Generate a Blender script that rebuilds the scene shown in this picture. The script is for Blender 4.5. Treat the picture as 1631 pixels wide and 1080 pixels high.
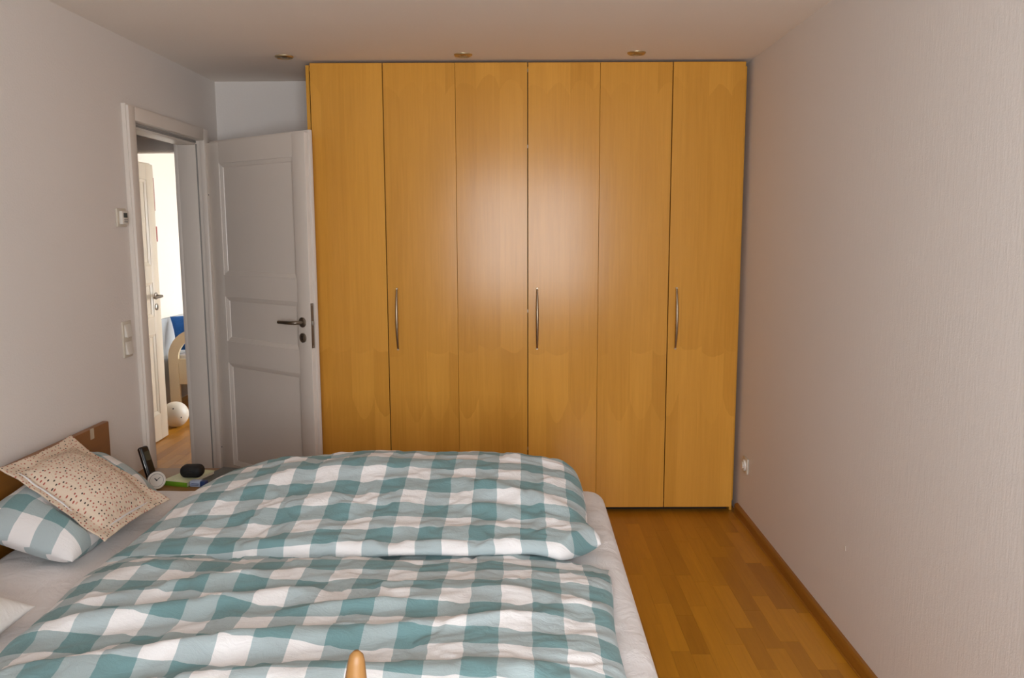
import bpy, bmesh, math, random
from math import sin, cos, pi, sqrt, atan2, radians
from mathutils import Vector, Matrix, noise

# ------------------------------------------------------------------ clean
for o in list(bpy.data.objects):
    bpy.data.objects.remove(o)
SC = bpy.context.scene
COL = SC.collection
random.seed(7)

# ------------------------------------------------------------------ camera
CAM_H = 1.5273
F_PX, PITCH, YAW, ROLL = 1285.28, 0.13251, -0.011188, -0.003142
cam = bpy.data.cameras.new('camera')
cam.sensor_width = 36.0
cam.lens = F_PX / 1631.0 * 36.0
cam.clip_start = 0.02
co = bpy.data.objects.new('camera', cam)
COL.objects.link(co)
_F = Vector((sin(YAW) * cos(PITCH), cos(YAW) * cos(PITCH), -sin(PITCH)))
_R = Vector((cos(YAW), -sin(YAW), 0))
_U = _R.cross(_F)
_R2 = _R * cos(ROLL) + _U * sin(ROLL)
_U2 = -_R * sin(ROLL) + _U * cos(ROLL)
M = Matrix((_R2, _U2, -_F)).transposed().to_4x4()
M.translation = Vector((0, 0, CAM_H))
co.matrix_world = M
SC.camera = co

# ------------------------------------------------------------------ world / light / exposure
SKY = (0.88, 0.938, 1.0)
SKY_STRENGTH = 17.8
w = bpy.data.worlds.new('sky')
w.use_nodes = True
SC.world = w
bg = w.node_tree.nodes['Background']
bg.inputs[0].default_value = (*SKY, 1)
bg.inputs[1].default_value = SKY_STRENGTH
SC.view_settings.view_transform = 'Standard'
SC.view_settings.look = 'None'
SC.view_settings.gamma = 1.0
SC.view_settings.use_curve_mapping = False
SC.view_settings.exposure = 0.0


sun = bpy.data.lights.new('sun', 'SUN')           # unseen sun, added so its bounce brightens the child's room
sun.energy = 14.0
sun.angle = radians(0.6)
sun.color = (1.0, 0.92, 0.80)
so = bpy.data.objects.new('sun', sun)
COL.objects.link(so)
so.rotation_euler = Vector((1.0, 0.12, 1.10)).to_track_quat('Z', 'Y').to_euler()


def portal(name, loc, rot, sx, sy):
    """marks a window opening so that the sky light through it is sampled well"""
    l = bpy.data.lights.new(name, 'AREA')
    l.shape = 'RECTANGLE'
    l.size, l.size_y = sx, sy
    l.cycles.is_portal = True
    o = bpy.data.objects.new(name, l)
    COL.objects.link(o)
    o.location = loc
    o.rotation_euler = rot
    return o


# room dimensions (metres, camera stands at x=0 y=0)
XL, XR, ZC, YB, YN = -1.7732, 1.1820, 2.3933, 4.815, -0.55
HALL_Y, CHILD_Y0, CHILD_Y1, CHILD_X0, CHILD_X1 = 4.97, 5.07, 8.95, -3.16, -0.6
HALL_X0 = -3.16
WIN = (-0.60, 0.95, 0.70, 2.22)          # bedroom window x0 x1 z0 z1 in the near wall
CWIN = (6.55, 8.30, 0.35, 2.05)          # child's room window y0 y1 z0 z1 in its right wall
portal('bedroom_window_portal', ((WIN[0] + WIN[1]) / 2, YN - 0.02, (WIN[2] + WIN[3]) / 2),
       (radians(90), 0, 0), WIN[1] - WIN[0], WIN[3] - WIN[2])
portal('child_window_portal', (CHILD_X1 + 0.02, (CWIN[0] + CWIN[1]) / 2, (CWIN[2] + CWIN[3]) / 2),
       (0, radians(90), 0), CWIN[3] - CWIN[2], CWIN[1] - CWIN[0])


# ------------------------------------------------------------------ materials
def lin(c):
    return tuple(((v / 255) / 12.92 if v / 255 <= 0.04045 else ((v / 255 + 0.055) / 1.055) ** 2.4) for v in c)


class NT:
    def __init__(s, name):
        s.m = bpy.data.materials.new(name)
        s.m.use_nodes = True
        s.t = s.m.node_tree
        s.b = s.t.nodes['Principled BSDF']

    def n(s, typ, **kw):
        nd = s.t.nodes.new(typ)
        for k, v in kw.items():
            setattr(nd, k, v)
        return nd

    def l(s, a, b):
        s.t.links.new(a, b)

    def math(s, op, a, b=None, c=None):
        nd = s.n('ShaderNodeMath', operation=op)
        for i, v in enumerate((a, b, c)):
            if v is None:
                continue
            if isinstance(v, (int, float)):
                nd.inputs[i].default_value = v
            else:
                s.l(v, nd.inputs[i])
        return nd.outputs[0]

    def mix(s, fac, a, b, blend='MIX'):
        nd = s.n('ShaderNodeMix', data_type='RGBA', blend_type=blend)
        for i, v in ((0, fac), (6, a), (7, b)):
            if isinstance(v, (int, float)):
                nd.inputs[i].default_value = v
            elif isinstance(v, tuple):
                nd.inputs[i].default_value = (*v, 1) if len(v) == 3 else v
            else:
                s.l(v, nd.inputs[i])
        return nd.outputs[2]

    def coords(s, kind='Object', scale=(1, 1, 1), loc=(0, 0, 0)):
        tc = s.n('ShaderNodeTexCoord')
        mp = s.n('ShaderNodeMapping')
        mp.inputs['Scale'].default_value = scale
        mp.inputs['Location'].default_value = loc
        s.l(tc.outputs[kind], mp.inputs[0])
        return mp.outputs[0]

    def noise(s, vec, scale, detail=3, rough=0.5, dist=0.0):
        nd = s.n('ShaderNodeTexNoise')
        s.l(vec, nd.inputs['Vector'])
        nd.inputs['Scale'].default_value = scale
        nd.inputs['Detail'].default_value = detail
        nd.inputs['Roughness'].default_value = rough
        nd.inputs['Distortion'].default_value = dist
        return nd.outputs[0]

    def bump(s, h, strength, dist=0.01, normal=None):
        nd = s.n('ShaderNodeBump')
        nd.inputs['Strength'].default_value = strength
        nd.inputs['Distance'].default_value = dist
        s.l(h, nd.inputs['Height'])
        if normal is not None:
            s.l(normal, nd.inputs['Normal'])
        s.l(nd.outputs[0], s.b.inputs['Normal'])
        return nd.outputs[0]

    def base(s, c):
        if isinstance(c, tuple):
            s.b.inputs['Base Color'].default_value = (*c, 1)
        else:
            s.l(c, s.b.inputs['Base Color'])

    def set(s, rough=0.5, metal=0.0, spec=0.5):
        s.b.inputs['Roughness'].default_value = rough
        s.b.inputs['Metallic'].default_value = metal
        s.b.inputs['Specular IOR Level'].default_value = spec
        return s.m


def plain(name, rgb, rough=0.5, metal=0.0, spec=0.5, var=0.05, scale=30.0, bump=0.0):
    """flat paint/plastic/metal with a faint procedural unevenness"""
    t = NT(name)
    c = lin(rgb)
    v = t.coords()
    nz = t.noise(v, scale, 4)
    t.base(t.mix(nz, tuple(x * (1 - var) for x in c), tuple(min(1, x * (1 + var)) for x in c)))
    if bump:
        t.bump(nz, bump, 0.002)
    return t.set(rough, metal, spec)


def wall_paint(name, rgb, vertical=False, bump=0.25):
    t = NT(name)
    c = lin(rgb)
    v = t.coords('Object', (1, 1, 0.12) if vertical else (1, 1, 1))
    big = t.noise(t.coords(), 1.3, 3)
    n1 = t.noise(v, 140 if vertical else 110, 3)
    n2 = t.noise(t.coords(), 260, 2)
    t.base(t.mix(big, tuple(x * 0.965 for x in c), tuple(min(1, x * 1.02) for x in c)))
    t.bump(t.math('ADD', n1, t.math('MULTIPLY', n2, 0.6)), bump, 0.004)
    return t.set(0.85, 0, 0.2)


def veneer(name, rgb):
    t = NT(name)
    c = lin(rgb)
    tc = t.n('ShaderNodeTexCoord')
    sp = t.n('ShaderNodeSeparateXYZ')
    t.l(tc.outputs['Object'], sp.inputs[0])
    oi = t.n('ShaderNodeObjectInfo')
    X = t.math('ADD', sp.outputs[0], t.math('MULTIPLY', oi.outputs['Random'], 3.7))
    Z = sp.outputs[2]
    # strips of veneer leaves across the door
    sx = t.math('DIVIDE', X, 0.118)
    cell = t.math('FLOOR', sx)
    fr = t.math('SUBTRACT', t.math('MULTIPLY', t.math('FRACT', sx), 2.0), 1.0)
    f2 = t.math('MULTIPLY', fr, fr)
    wn0 = t.n('ShaderNodeTexWhiteNoise', noise_dimensions='1D')
    t.l(cell, wn0.inputs['W'])
    # cathedral (flame) borders within each leaf, wobbling a little
    wob = t.math('MULTIPLY', t.noise(t.coords('Object', (9, 9, 9)), 1.0, 3), 0.07)
    zz = t.math('ADD', Z, wob)
    lev = None
    for z0, a, k in ((0.50, 0.13, 1.0), (0.86, 0.03, 2.3), (2.27, -0.06, 4.1)):
        zb = t.math('ADD', t.math('MULTIPLY', f2, a), t.math('ADD', t.math('MULTIPLY', wn0.outputs[0], 0.05), z0))
        g = t.math('MULTIPLY', t.math('GREATER_THAN', zz, zb), k)
        lev = g if lev is None else t.math('ADD', lev, g)
    wn = t.n('ShaderNodeTexWhiteNoise', noise_dimensions='2D')
    cb = t.n('ShaderNodeCombineXYZ')
    t.l(cell, cb.inputs[0])
    t.l(lev, cb.inputs[1])
    t.l(cb.outputs[0], wn.inputs['Vector'])
    # grain
    cg = t.n('ShaderNodeCombineXYZ')
    t.l(t.math('MULTIPLY', X, 55.0), cg.inputs[0])
    t.l(t.math('MULTIPLY', Z, 2.2), cg.inputs[2])
    t.l(cell, cg.inputs[1])
    g1 = t.noise(cg.outputs[0], 1.0, 5, 0.6, 1.2)
    cg2 = t.n('ShaderNodeCombineXYZ')
    t.l(t.math('MULTIPLY', X, 9.0), cg2.inputs[0])
    t.l(t.math('MULTIPLY', Z, 1.1), cg2.inputs[2])
    t.l(wn.outputs[0], cg2.inputs[1])
    g2 = t.noise(cg2.outputs[0], 1.0, 3, 0.5, 0.6)
    tone = t.math('ADD', t.math('MULTIPLY', t.math('SUBTRACT', wn.outputs[0], 0.5), 0.34),
                  t.math('ADD', t.math('MULTIPLY', t.math('SUBTRACT', g1, 0.5), 0.45),
                         t.math('MULTIPLY', t.math('SUBTRACT', g2, 0.5), 0.30)))
    fac = t.math('ADD', tone, 0.5)
    dark = (c[0] * 0.74, c[1] * 0.68, c[2] * 0.55)
    light = (min(1, c[0] * 1.24), min(1, c[1] * 1.30), min(1, c[2] * 1.45))
    t.base(t.mix(fac, dark, light))
    t.bump(g1, 0.05, 0.001)
    return t.set(0.21, 0, 0.30)


def wood(name, rgb, axis=1, rough=0.35, contrast=0.5, rnd=0.35, fine=42.0, spec=0.5, hue=0.0):
    """solid wood, grain along the given axis of the object; every board a tone of its own"""
    t = NT(name)
    c = lin(rgb)
    sc = [fine, fine, fine]
    sc[axis] = fine * 0.055
    oi = t.n('ShaderNodeObjectInfo')
    ge = t.n('ShaderNodeNewGeometry')
    r = t.math('FRACT', t.math('ADD', oi.outputs['Random'], ge.outputs['Random Per Island']))
    tc = t.n('ShaderNodeTexCoord')
    va = t.n('ShaderNodeVectorMath', operation='ADD')
    t.l(tc.outputs['Object'], va.inputs[0])
    cb = t.n('ShaderNodeCombineXYZ')
    for i in range(3):
        t.l(t.math('MULTIPLY', r, 13.7 + i * 5), cb.inputs[i])
    t.l(cb.outputs[0], va.inputs[1])
    mp = t.n('ShaderNodeMapping')
    mp.inputs['Scale'].default_value = sc
    t.l(va.outputs[0], mp.inputs[0])
    g = t.noise(mp.outputs[0], 1.0, 5, 0.62, 1.6)
    mp2 = t.n('ShaderNodeMapping')
    mp2.inputs['Scale'].default_value = [x * 0.25 for x in sc]
    t.l(va.outputs[0], mp2.inputs[0])
    g2 = t.noise(mp2.outputs[0], 1.0, 3, 0.5, 0.8)
    tone = t.math('ADD', t.math('MULTIPLY', t.math('SUBTRACT', r, 0.5), rnd),
                  t.math('ADD', t.math('MULTIPLY', t.math('SUBTRACT', g, 0.5), contrast),
                         t.math('MULTIPLY', t.math('SUBTRACT', g2, 0.5), contrast * 0.8)))
    fac = t.math('ADD', tone, 0.5)
    dark = (c[0] * 0.62, c[1] * 0.54, c[2] * 0.42)
    light = (min(1, c[0] * 1.38), min(1, c[1] * 1.42), min(1, c[2] * 1.5))
    t.base(t.mix(fac, dark, light))
    t.bump(g, 0.04, 0.001)
    return t.set(rough, 0, spec)


def gingham(name, su=0.0755, ou=0.0, ov=0.0, sv=None):
    t = NT(name)
    sv = sv or su
    uv = t.n('ShaderNodeUVMap')
    sp = t.n('ShaderNodeSeparateXYZ')
    # slight weave distortion
    nz = t.n('ShaderNodeTexNoise')
    t.l(uv.outputs[0], nz.inputs['Vector'])
    nz.inputs['Scale'].default_value = 14
    nz.inputs['Detail'].default_value = 2
    va = t.n('ShaderNodeVectorMath', operation='MULTIPLY_ADD')
    t.l(nz.outputs['Color'], va.inputs[0])
    va.inputs[1].default_value = (0.010, 0.010, 0)
    t.l(uv.outputs[0], va.inputs[2])
    t.l(va.outputs[0], sp.inputs[0])

    def stripe(x, size, off):
        f = t.math('FRACT', t.math('DIVIDE', t.math('ADD', x, off), size * 2))
        return t.math('GREATER_THAN', f, 0.5)
    a = stripe(sp.outputs[0], su, ou)
    b = stripe(sp.outputs[1], sv, ov)
    white, mid1, mid2, dark = lin((240, 235, 232)), lin((179, 191, 192)), lin((170, 183, 183)), lin((118, 151, 152))
    c1 = t.mix(a, white, mid1)
    c2 = t.mix(a, mid2, dark)
    col = t.mix(b, c1, c2)
    wv = t.noise(t.coords('UV', (1, 1, 1)), 900, 2)
    col2 = t.mix(0.10, col, wv, 'OVERLAY')
    t.base(col2)
    cr = t.noise(t.coords('UV', (1, 2.0, 1)), 16, 5, 0.62, 1.4)
    cr2 = t.noise(t.coords('UV', (1.5, 1, 1)), 45, 3, 0.5, 0.6)
    h = t.math('ADD', cr, t.math('MULTIPLY', cr2, 0.25))
    t.bump(h, 0.26, 0.018)
    t.b.inputs['Sheen Weight'].default_value = 0.15
    return t.set(0.9, 0, 0.15)


def cloth(name, rgb, crease=0.5, scale=9.0, dist=0.02):
    t = NT(name)
    c = lin(rgb)
    v = t.coords()
    n1 = t.noise(v, scale, 5, 0.6, 1.2)
    wv = t.noise(v, 700, 2)
    t.base(t.mix(wv, tuple(x * 0.95 for x in c), tuple(min(1, x * 1.03) for x in c)))
    t.bump(n1, crease, dist)
    t.b.inputs['Sheen Weight'].default_value = 0.1
    return t.set(0.9, 0, 0.15)


def dotted(name):
    t = NT(name)
    v = t.coords('UV')
    vo = t.n('ShaderNodeTexVoronoi', voronoi_dimensions='2D', feature='F1')
    t.l(v, vo.inputs['Vector'])
    vo.inputs['Scale'].default_value = 64
    vo.inputs['Randomness'].default_value = 0.7
    hit = t.math('LESS_THAN', vo.outputs['Distance'], 0.185)
    sp = t.n('ShaderNodeSeparateColor')
    t.l(vo.outputs['Color'], sp.inputs[0])
    red, pink, dark = lin((176, 92, 78)), lin((205, 140, 122)), lin((84, 70, 62))
    c1 = t.mix(t.math('GREATER_THAN', sp.outputs[0], 0.62), red, dark)
    c2 = t.mix(t.math('GREATER_THAN', sp.outputs[1], 0.7), c1, pink)
    t.base(t.mix(hit, lin((224, 203, 180)), c2))
    n1 = t.noise(v, 11, 4, 0.55, 1.0)
    t.bump(n1, 0.35, 0.02)
    return t.set(0.9, 0, 0.15)


def glass_pane(name):
    m = bpy.data.materials.new(name)
    m.use_nodes = True
    t = m.node_tree
    t.nodes.remove(t.nodes['Principled BSDF'])
    out = t.nodes['Material Output']
    tr = t.nodes.new('ShaderNodeBsdfTransparent')
    gl = t.nodes.new('ShaderNodeBsdfGlossy')
    gl.inputs['Roughness'].default_value = 0.02
    mx = t.nodes.new('ShaderNodeMixShader')
    fr = t.nodes.new('ShaderNodeFresnel')
    fr.inputs[0].default_value = 1.45
    t.links.new(fr.outputs[0], mx.inputs[0])
    t.links.new(tr.outputs[0], mx.inputs[1])
    t.links.new(gl.outputs[0], mx.inputs[2])
    t.links.new(mx.outputs[0], out.inputs[0])
    return m


MAT = {}
MAT['wall'] = wall_paint('wall_paint', (233, 225, 218))
MAT['wall_r'] = wall_paint('wall_paint_brushed', (232, 223, 216), True, 0.18)
MAT['ceil'] = wall_paint('ceiling_paint', (246, 236, 226), False, 0.15)
MAT['cwall'] = wall_paint('cream_wall_paint', (224, 213, 198))
MAT['white'] = plain('white_lacquer', (230, 218, 206), 0.35, var=0.02, scale=6)
MAT['white2'] = plain('cream_lacquer', (226, 210, 186), 0.35, var=0.02, scale=6)
MAT['veneer'] = veneer('maple_veneer', (224, 160, 66))
MAT['carcass'] = wood('maple_edge', (222, 162, 60), 2, 0.4, 0.3, 0.0)
MAT['dark'] = plain('dark_gap', (34, 26, 20), 0.8)
MAT['floor'] = wood('parquet_wood', (184, 125, 32), 1, 0.34, 0.48, 0.46, 40)
MAT['floorbase'] = plain('parquet_joint', (70, 42, 16), 0.7)
MAT['base'] = wood('baseboard_wood', (150, 98, 32), 1, 0.35, 0.6, 0.1, 34)
MAT['bedwood'] = wood('bed_wood', (152, 98, 34), 1, 0.4, 0.5, 0.1, 30)
MAT['nsw'] = wood('nightstand_wood', (140, 100, 48), 0, 0.45, 0.4, 0.1, 30)
MAT['chair'] = wood('chair_wood', (160, 115, 64), 2, 0.45, 0.35, 0.05, 34)
MAT['steel'] = plain('brushed_steel', (150, 140, 128), 0.34, 1.0, var=0.1, scale=90)
MAT['bronze'] = plain('dark_nickel', (176, 160, 136), 0.38, 1.0, var=0.1, scale=90)
MAT['brass'] = plain('brass_ring', (205, 188, 150), 0.40, 1.0, var=0.1, scale=90)
MAT['lens'] = plain('lamp_lens', (150, 135, 110), 0.25, 0.6, var=0.3, scale=160)
MAT['plastic'] = plain('white_plastic', (228, 220, 208), 0.4, var=0.02)
MAT['plastic2'] = plain('ivory_plastic', (214, 202, 184), 0.4, var=0.02)
MAT['lcd'] = plain('grey_display', (58, 62, 54), 0.25, var=0.05)
MAT['black'] = plain('black_plastic', (18, 17, 17), 0.35, var=0.1)
MAT['blackcloth'] = plain('black_fabric', (14, 13, 14), 0.7, var=0.3, scale=300, bump=0.3)
MAT['silver'] = plain('silver_trim', (190, 188, 184), 0.3, 0.8)
MAT['far_gingham'] = gingham('gingham_far_cotton', 0.0795, 0.0729, 0.0, 0.0755)
MAT['near_gingham'] = gingham('gingham_near_cotton', 0.0785, 0.0435, 0.0, 0.0755)
MAT['pil_gingham'] = gingham('gingham_pillow_cotton', 0.078)
MAT['greyteal'] = cloth('grey_teal_ribbon', (110, 138, 138), 0.2, 60, 0.004)
MAT['sheet'] = cloth('white_sheet_cotton', (238, 231, 228), 0.42, 6.0, 0.03)
MAT['whitepil'] = cloth('white_pillow_cotton', (238, 232, 226), 0.35, 7.0, 0.02)
MAT['dots'] = dotted('dotted_cotton')
MAT['piping'] = cloth('white_piping', (228, 224, 222), 0.2, 60, 0.004)
MAT['blue'] = cloth('blue_cotton', (44, 98, 170), 0.5, 8, 0.03)
MAT['beigecloth'] = cloth('beige_print', (216, 190, 150), 0.2, 20, 0.01)
MAT['ball'] = plain('white_ball', (232, 222, 204), 0.4, var=0.02)
MAT['cream'] = plain('cream_bed_paint', (228, 206, 168), 0.4, var=0.03)
MAT['paper'] = plain('book_paper', (214, 204, 180), 0.8)
MAT['green'] = plain('green_cover', (112, 160, 36), 0.45, var=0.2, scale=60)
MAT['palegreen'] = plain('pale_green_cover', (212, 214, 172), 0.5, var=0.15, scale=50)
MAT['bluepack'] = plain('blue_pack', (36, 60, 112), 0.4)
MAT['lightpack'] = plain('pale_blue_label', (176, 190, 212), 0.5)
MAT['darkmag'] = plain('dark_magazine', (66, 66, 62), 0.4, var=0.45, scale=45)
MAT['clockface'] = plain('clock_face', (226, 218, 210), 0.4)
MAT['grey'] = plain('grey_paint', (150, 144, 138), 0.5)
MAT['greyblue'] = plain('grey_shade_board', (176, 176, 174), 0.6)
MAT['red'] = plain('dark_red_frame', (130, 24, 20), 0.5)
MAT['teal'] = plain('dark_teal_print', (40, 62, 66), 0.5)
MAT['tape'] = plain('clear_tape', (196, 176, 150), 0.25)
MAT['glass'] = glass_pane('window_glass')


# ------------------------------------------------------------------ geometry helpers
ROOTM = {}


def root_of(o):
    while o.parent:
        o = o.parent
    return o


def tag(o, label=None, cat=None, group=None, kind=None):
    if label: o['label'] = label
    if cat: o['category'] = cat
    if group: o['group'] = group
    if kind: o['kind'] = kind
    return o


def thing(name, label, cat, loc=(0, 0, 0), rz=0.0, group=None, kind=None):
    o = bpy.data.objects.new(name, None)
    COL.objects.link(o)
    o.empty_display_size = 0.05
    o.location = loc
    o.rotation_euler = (0, 0, rz)
    ROOTM[o] = Matrix.Translation(Vector(loc)) @ Matrix.Rotation(rz, 4, 'Z')
    return tag(o, label, cat, group, kind)


def obj(name, bm, mat, parent=None, world=True, smooth=False):
    """link a bmesh as one mesh object. world=True: the geometry is given in world space and
    moved into the frame of its thing; else it is given in the thing's own frame"""
    me = bpy.data.meshes.new(name)
    bmesh.ops.recalc_face_normals(bm, faces=bm.faces)
    bm.to_mesh(me)
    bm.free()
    o = bpy.data.objects.new(name, me)
    COL.objects.link(o)
    me.materials.append(MAT[mat] if isinstance(mat, str) else mat)
    if smooth:
        for p in me.polygons:
            p.use_smooth = True
        if smooth is not True:
            pass
    if parent is not None:
        r = root_of(parent)
        if world and r in ROOTM:
            me.transform(ROOTM[r].inverted())
        o.parent = parent
    return o


def autosmooth(o, deg=40):
    me = o.data
    for p in me.polygons:
        p.use_smooth = True
    me.set_sharp_from_angle(angle=radians(deg))
    return o


def add_box(bm, x0, x1, y0, y1, z0, z1, bevel=0.0, seg=2):
    r = bmesh.ops.create_cube(bm, size=1.0)
    vs = r['verts']
    for v in vs:
        v.co = Vector(((x0 + x1) / 2 + v.co.x * (x1 - x0), (y0 + y1) / 2 + v.co.y * (y1 - y0), (z0 + z1) / 2 + v.co.z * (z1 - z0)))
    if bevel:
        es = set()
        for v in vs:
            for e in v.link_edges:
                es.add(e)
        bmesh.ops.bevel(bm, geom=list(es), offset=bevel, segments=seg, affect='EDGES', profile=0.5)
    return bm


def box(name, x0, x1, y0, y1, z0, z1, mat, parent=None, bevel=0.0, world=True, seg=2):
    bm = bmesh.new()
    add_box(bm, x0, x1, y0, y1, z0, z1, bevel, seg)
    o = obj(name, bm, mat, parent, world)
    if bevel:
        autosmooth(o, 35)
    return o


def add_lathe(bm, prof, seg=32, mtx=None, cap=True):
    """profile of (r, z) revolved about z"""
    rings = []
    for r, z in prof:
        ring = []
        for k in range(seg):
            a = 2 * pi * k / seg
            p = Vector((r * cos(a), r * sin(a), z))
            ring.append(bm.verts.new(mtx @ p if mtx else p))
        rings.append(ring)
    for a, b in zip(rings, rings[1:]):
        for k in range(seg):
            bm.faces.new((a[k], a[(k + 1) % seg], b[(k + 1) % seg], b[k]))
    if cap:
        bm.faces.new(rings[0][::-1])
        bm.faces.new(rings[-1])
    return bm


def lathe(name, prof, mat, parent=None, seg=32, mtx=None, world=True, deg=40):
    bm = bmesh.new()
    add_lathe(bm, prof, seg, mtx)
    return autosmooth(obj(name, bm, mat, parent, world), deg)


def axis_mtx(loc, d):
    q = Vector((0, 0, 1)).rotation_difference(Vector(d).normalized())
    return Matrix.Translation(Vector(loc)) @ q.to_matrix().to_4x4()


def add_tube(bm, pts, rads, seg=12, flat=1.0):
    pts = [Vector(p) for p in pts]
    if isinstance(rads, (int, float)):
        rads = [rads] * len(pts)
    rings = []
    ref = None
    for i, p in enumerate(pts):
        d = (pts[min(i + 1, len(pts) - 1)] - pts[max(i - 1, 0)]).normalized()
        if ref is None:
            ref = Vector((0, 0, 1)) if abs(d.z) < 0.9 else Vector((1, 0, 0))
        s = d.cross(ref).normalized()
        u = s.cross(d).normalized()
        ref = u
        rings.append([bm.verts.new(p + (s * cos(2 * pi * k / seg) + u * sin(2 * pi * k / seg) * flat) * rads[i]) for k in range(seg)])
    for a, b in zip(rings, rings[1:]):
        for k in range(seg):
            bm.faces.new((a[k], a[(k + 1) % seg], b[(k + 1) % seg], b[k]))
    bm.faces.new(rings[0][::-1])
    bm.faces.new(rings[-1])
    return bm


def tube(name, pts, rads, mat, parent=None, seg=12, world=True, flat=1.0):
    bm = bmesh.new()
    add_tube(bm, pts, rads, seg, flat)
    return autosmooth(obj(name, bm, mat, parent, world), 50)


def wall_with_hole(name, mat, axis, pos, thick, a0, a1, z0, z1, hole, label):
    """a wall across the given axis from pos to pos+thick, its run a0..a1, with one opening"""
    bm = bmesh.new()
    h0, h1, hz0, hz1 = hole

    def b(p0, p1, q0, q1):
        if p1 - p0 < 1e-4 or q1 - q0 < 1e-4:
            return
        t0, t1 = min(pos, pos + thick), max(pos, pos + thick)
        if axis == 'x':
            add_box(bm, t0, t1, p0, p1, q0, q1)
        else:
            add_box(bm, p0, p1, t0, t1, q0, q1)
    b(a0, h0, z0, z1)
    b(h1, a1, z0, z1)
    b(h0, h1, hz1, z1)
    b(h0, h1, z0, hz0)
    return tag(obj(name, bm, mat), label, 'wall', kind='structure')


# ------------------------------------------------------------------ the setting
T = 0.12
D_Y0, D_Y1, D_TOP = 3.722, 4.545, 2.03      # rough opening of the bedroom door
wall_with_hole('wall_left', 'wall', 'x', XL, -T, YN - T, YB, -0.05, ZC, (D_Y0, D_Y1, -0.05, D_TOP),
               'plain off-white plaster wall on the left with the door opening')
wr = tag(box('wall_right', XR, XR + T, YN - T, CHILD_Y0, -0.05, ZC, 'wall_r'),
         'bare off-white brushed plaster wall on the right', 'wall', kind='structure')
tag(box('wall_far', XL - T, XR, YB, CHILD_Y0, -0.05, ZC, 'wall'),
    'off-white wall behind the wardrobe at the end of the bedroom', 'wall', kind='structure')
wall_with_hole('wall_near', 'wall', 'y', YN, -T, XL - T, XR + T, -0.05, ZC, WIN,
               'bedroom wall with the window behind the viewer')
tag(box('ceiling', HALL_X0 - T, XR + T, YN - T, CHILD_Y0, ZC, ZC + 0.15, 'ceil'),
    'flat off-white bedroom ceiling above the wardrobe', 'ceiling', kind='structure')
# hall and child's room beyond the door
wall_with_hole('wall_hall_end', 'wall', 'y', HALL_Y, CHILD_Y0 - HALL_Y, HALL_X0, XL - T, -0.05, ZC, (-2.65, -1.835, -0.05, 2.03),
               'hall wall with the doorway into the next room')
tag(box('wall_hall_side', HALL_X0 - T, HALL_X0, 1.4, CHILD_Y0, -0.05, ZC, 'wall'),
    'side wall of the hall beyond the bedroom door', 'wall', kind='structure')
tag(box('wall_hall_back', HALL_X0 - T, XL - T, 1.4 - T, 1.4, -0.05, ZC, 'wall'),
    'back wall of the hall beyond the bedroom door', 'wall', kind='structure')
cwl = tag(box('wall_child_left', CHILD_X0 - T, CHILD_X0, CHILD_Y0, CHILD_Y1 + T, -0.05, ZC + 0.1, 'cwall'),
          'sunny cream wall seen through the doorway', 'wall', kind='structure')
wall_with_hole('wall_child_right', 'cwall', 'x', CHILD_X1, T, CHILD_Y0, CHILD_Y1 + T, -0.05, ZC + 0.1, CWIN,
               "right wall of the child's room with its window")
tag(box('wall_child_far', CHILD_X0, CHILD_X1, CHILD_Y1, CHILD_Y1 + T, -0.05, ZC + 0.1, 'cwall'),
    "far wall of the child's room", 'wall', kind='structure')
tag(box('ceiling_child', CHILD_X0 - T, CHILD_X1 + T, CHILD_Y0, CHILD_Y1 + T, ZC + 0.1, ZC + 0.25, 'cwall'),
    "white ceiling of the child's room", 'ceiling', kind='structure')

# small chip of missing paint on the right wall
bm = bmesh.new()
pts = [(0, -0.007, -0.008), (0, 0.006, -0.009), (0, 0.007, 0.000), (0, 0.002, 0.010), (0, -0.004, 0.008)]
fr = [bm.verts.new(Vector((XR - 0.0012, 2.832 + p[1], 0.378 + p[2]))) for p in pts]
bk = [bm.verts.new(Vector((XR + 0.001, 2.832 + p[1] * 1.2, 0.378 + p[2] * 1.2))) for p in pts]
bm.faces.new(fr)
bm.faces.new(bk[::-1])
for k in range(5):
    bm.faces.new((fr[k], fr[(k + 1) % 5], bk[(k + 1) % 5], bk[k]))
tag(obj('paint_chip', bm, 'plastic', wr), 'small white chip in the wall paint')


# windows (behind the viewer and in the next room): frame, sashes and panes
def window(name, a0, a1, z0, z1, at, label, axis='y'):
    """double window; axis is the direction across the wall"""
    mid_ = (a0 + a1) / 2
    r = thing(name, label, 'window', (mid_, at, z0) if axis == 'y' else (at, mid_, z0), 0 if axis == 'y' else pi / 2, kind='structure')
    hw, H = (a1 - a0) / 2, z1 - z0
    bm = bmesh.new()
    for a, b, c, d in ((-hw, -hw + .05, 0, H), (hw - .05, hw, 0, H), (-hw, hw, 0, .05), (-hw, hw, H - .05, H)):
        add_box(bm, a, b, -.03, .03, c, d)
    obj('window_frame', bm, 'white', r, False)
    for a, b in ((-hw + .05, 0), (0, hw - .05)):
        bm = bmesh.new()
        for p, q, c, d in ((a, a + .05, .05, H - .05), (b - .05, b, .05, H - .05), (a, b, .05, .1), (a, b, H - .1, H - .05)):
            add_box(bm, p, q, -.025, .025, c, d)
        s = obj('window_sash', bm, 'white', r, False)
        box('pane', a + .05, b - .05, -.004, .004, .1, H - .1, 'glass', s, 0, False)
    return r


window('window_1', *WIN, YN - 0.07, 'white double window behind the viewer')
window('window_2', *CWIN, CHILD_X1 + 0.07, "white double window of the child's room", 'x')


# ------------------------------------------------------------------ parquet
STRIP = 0.0705


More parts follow.
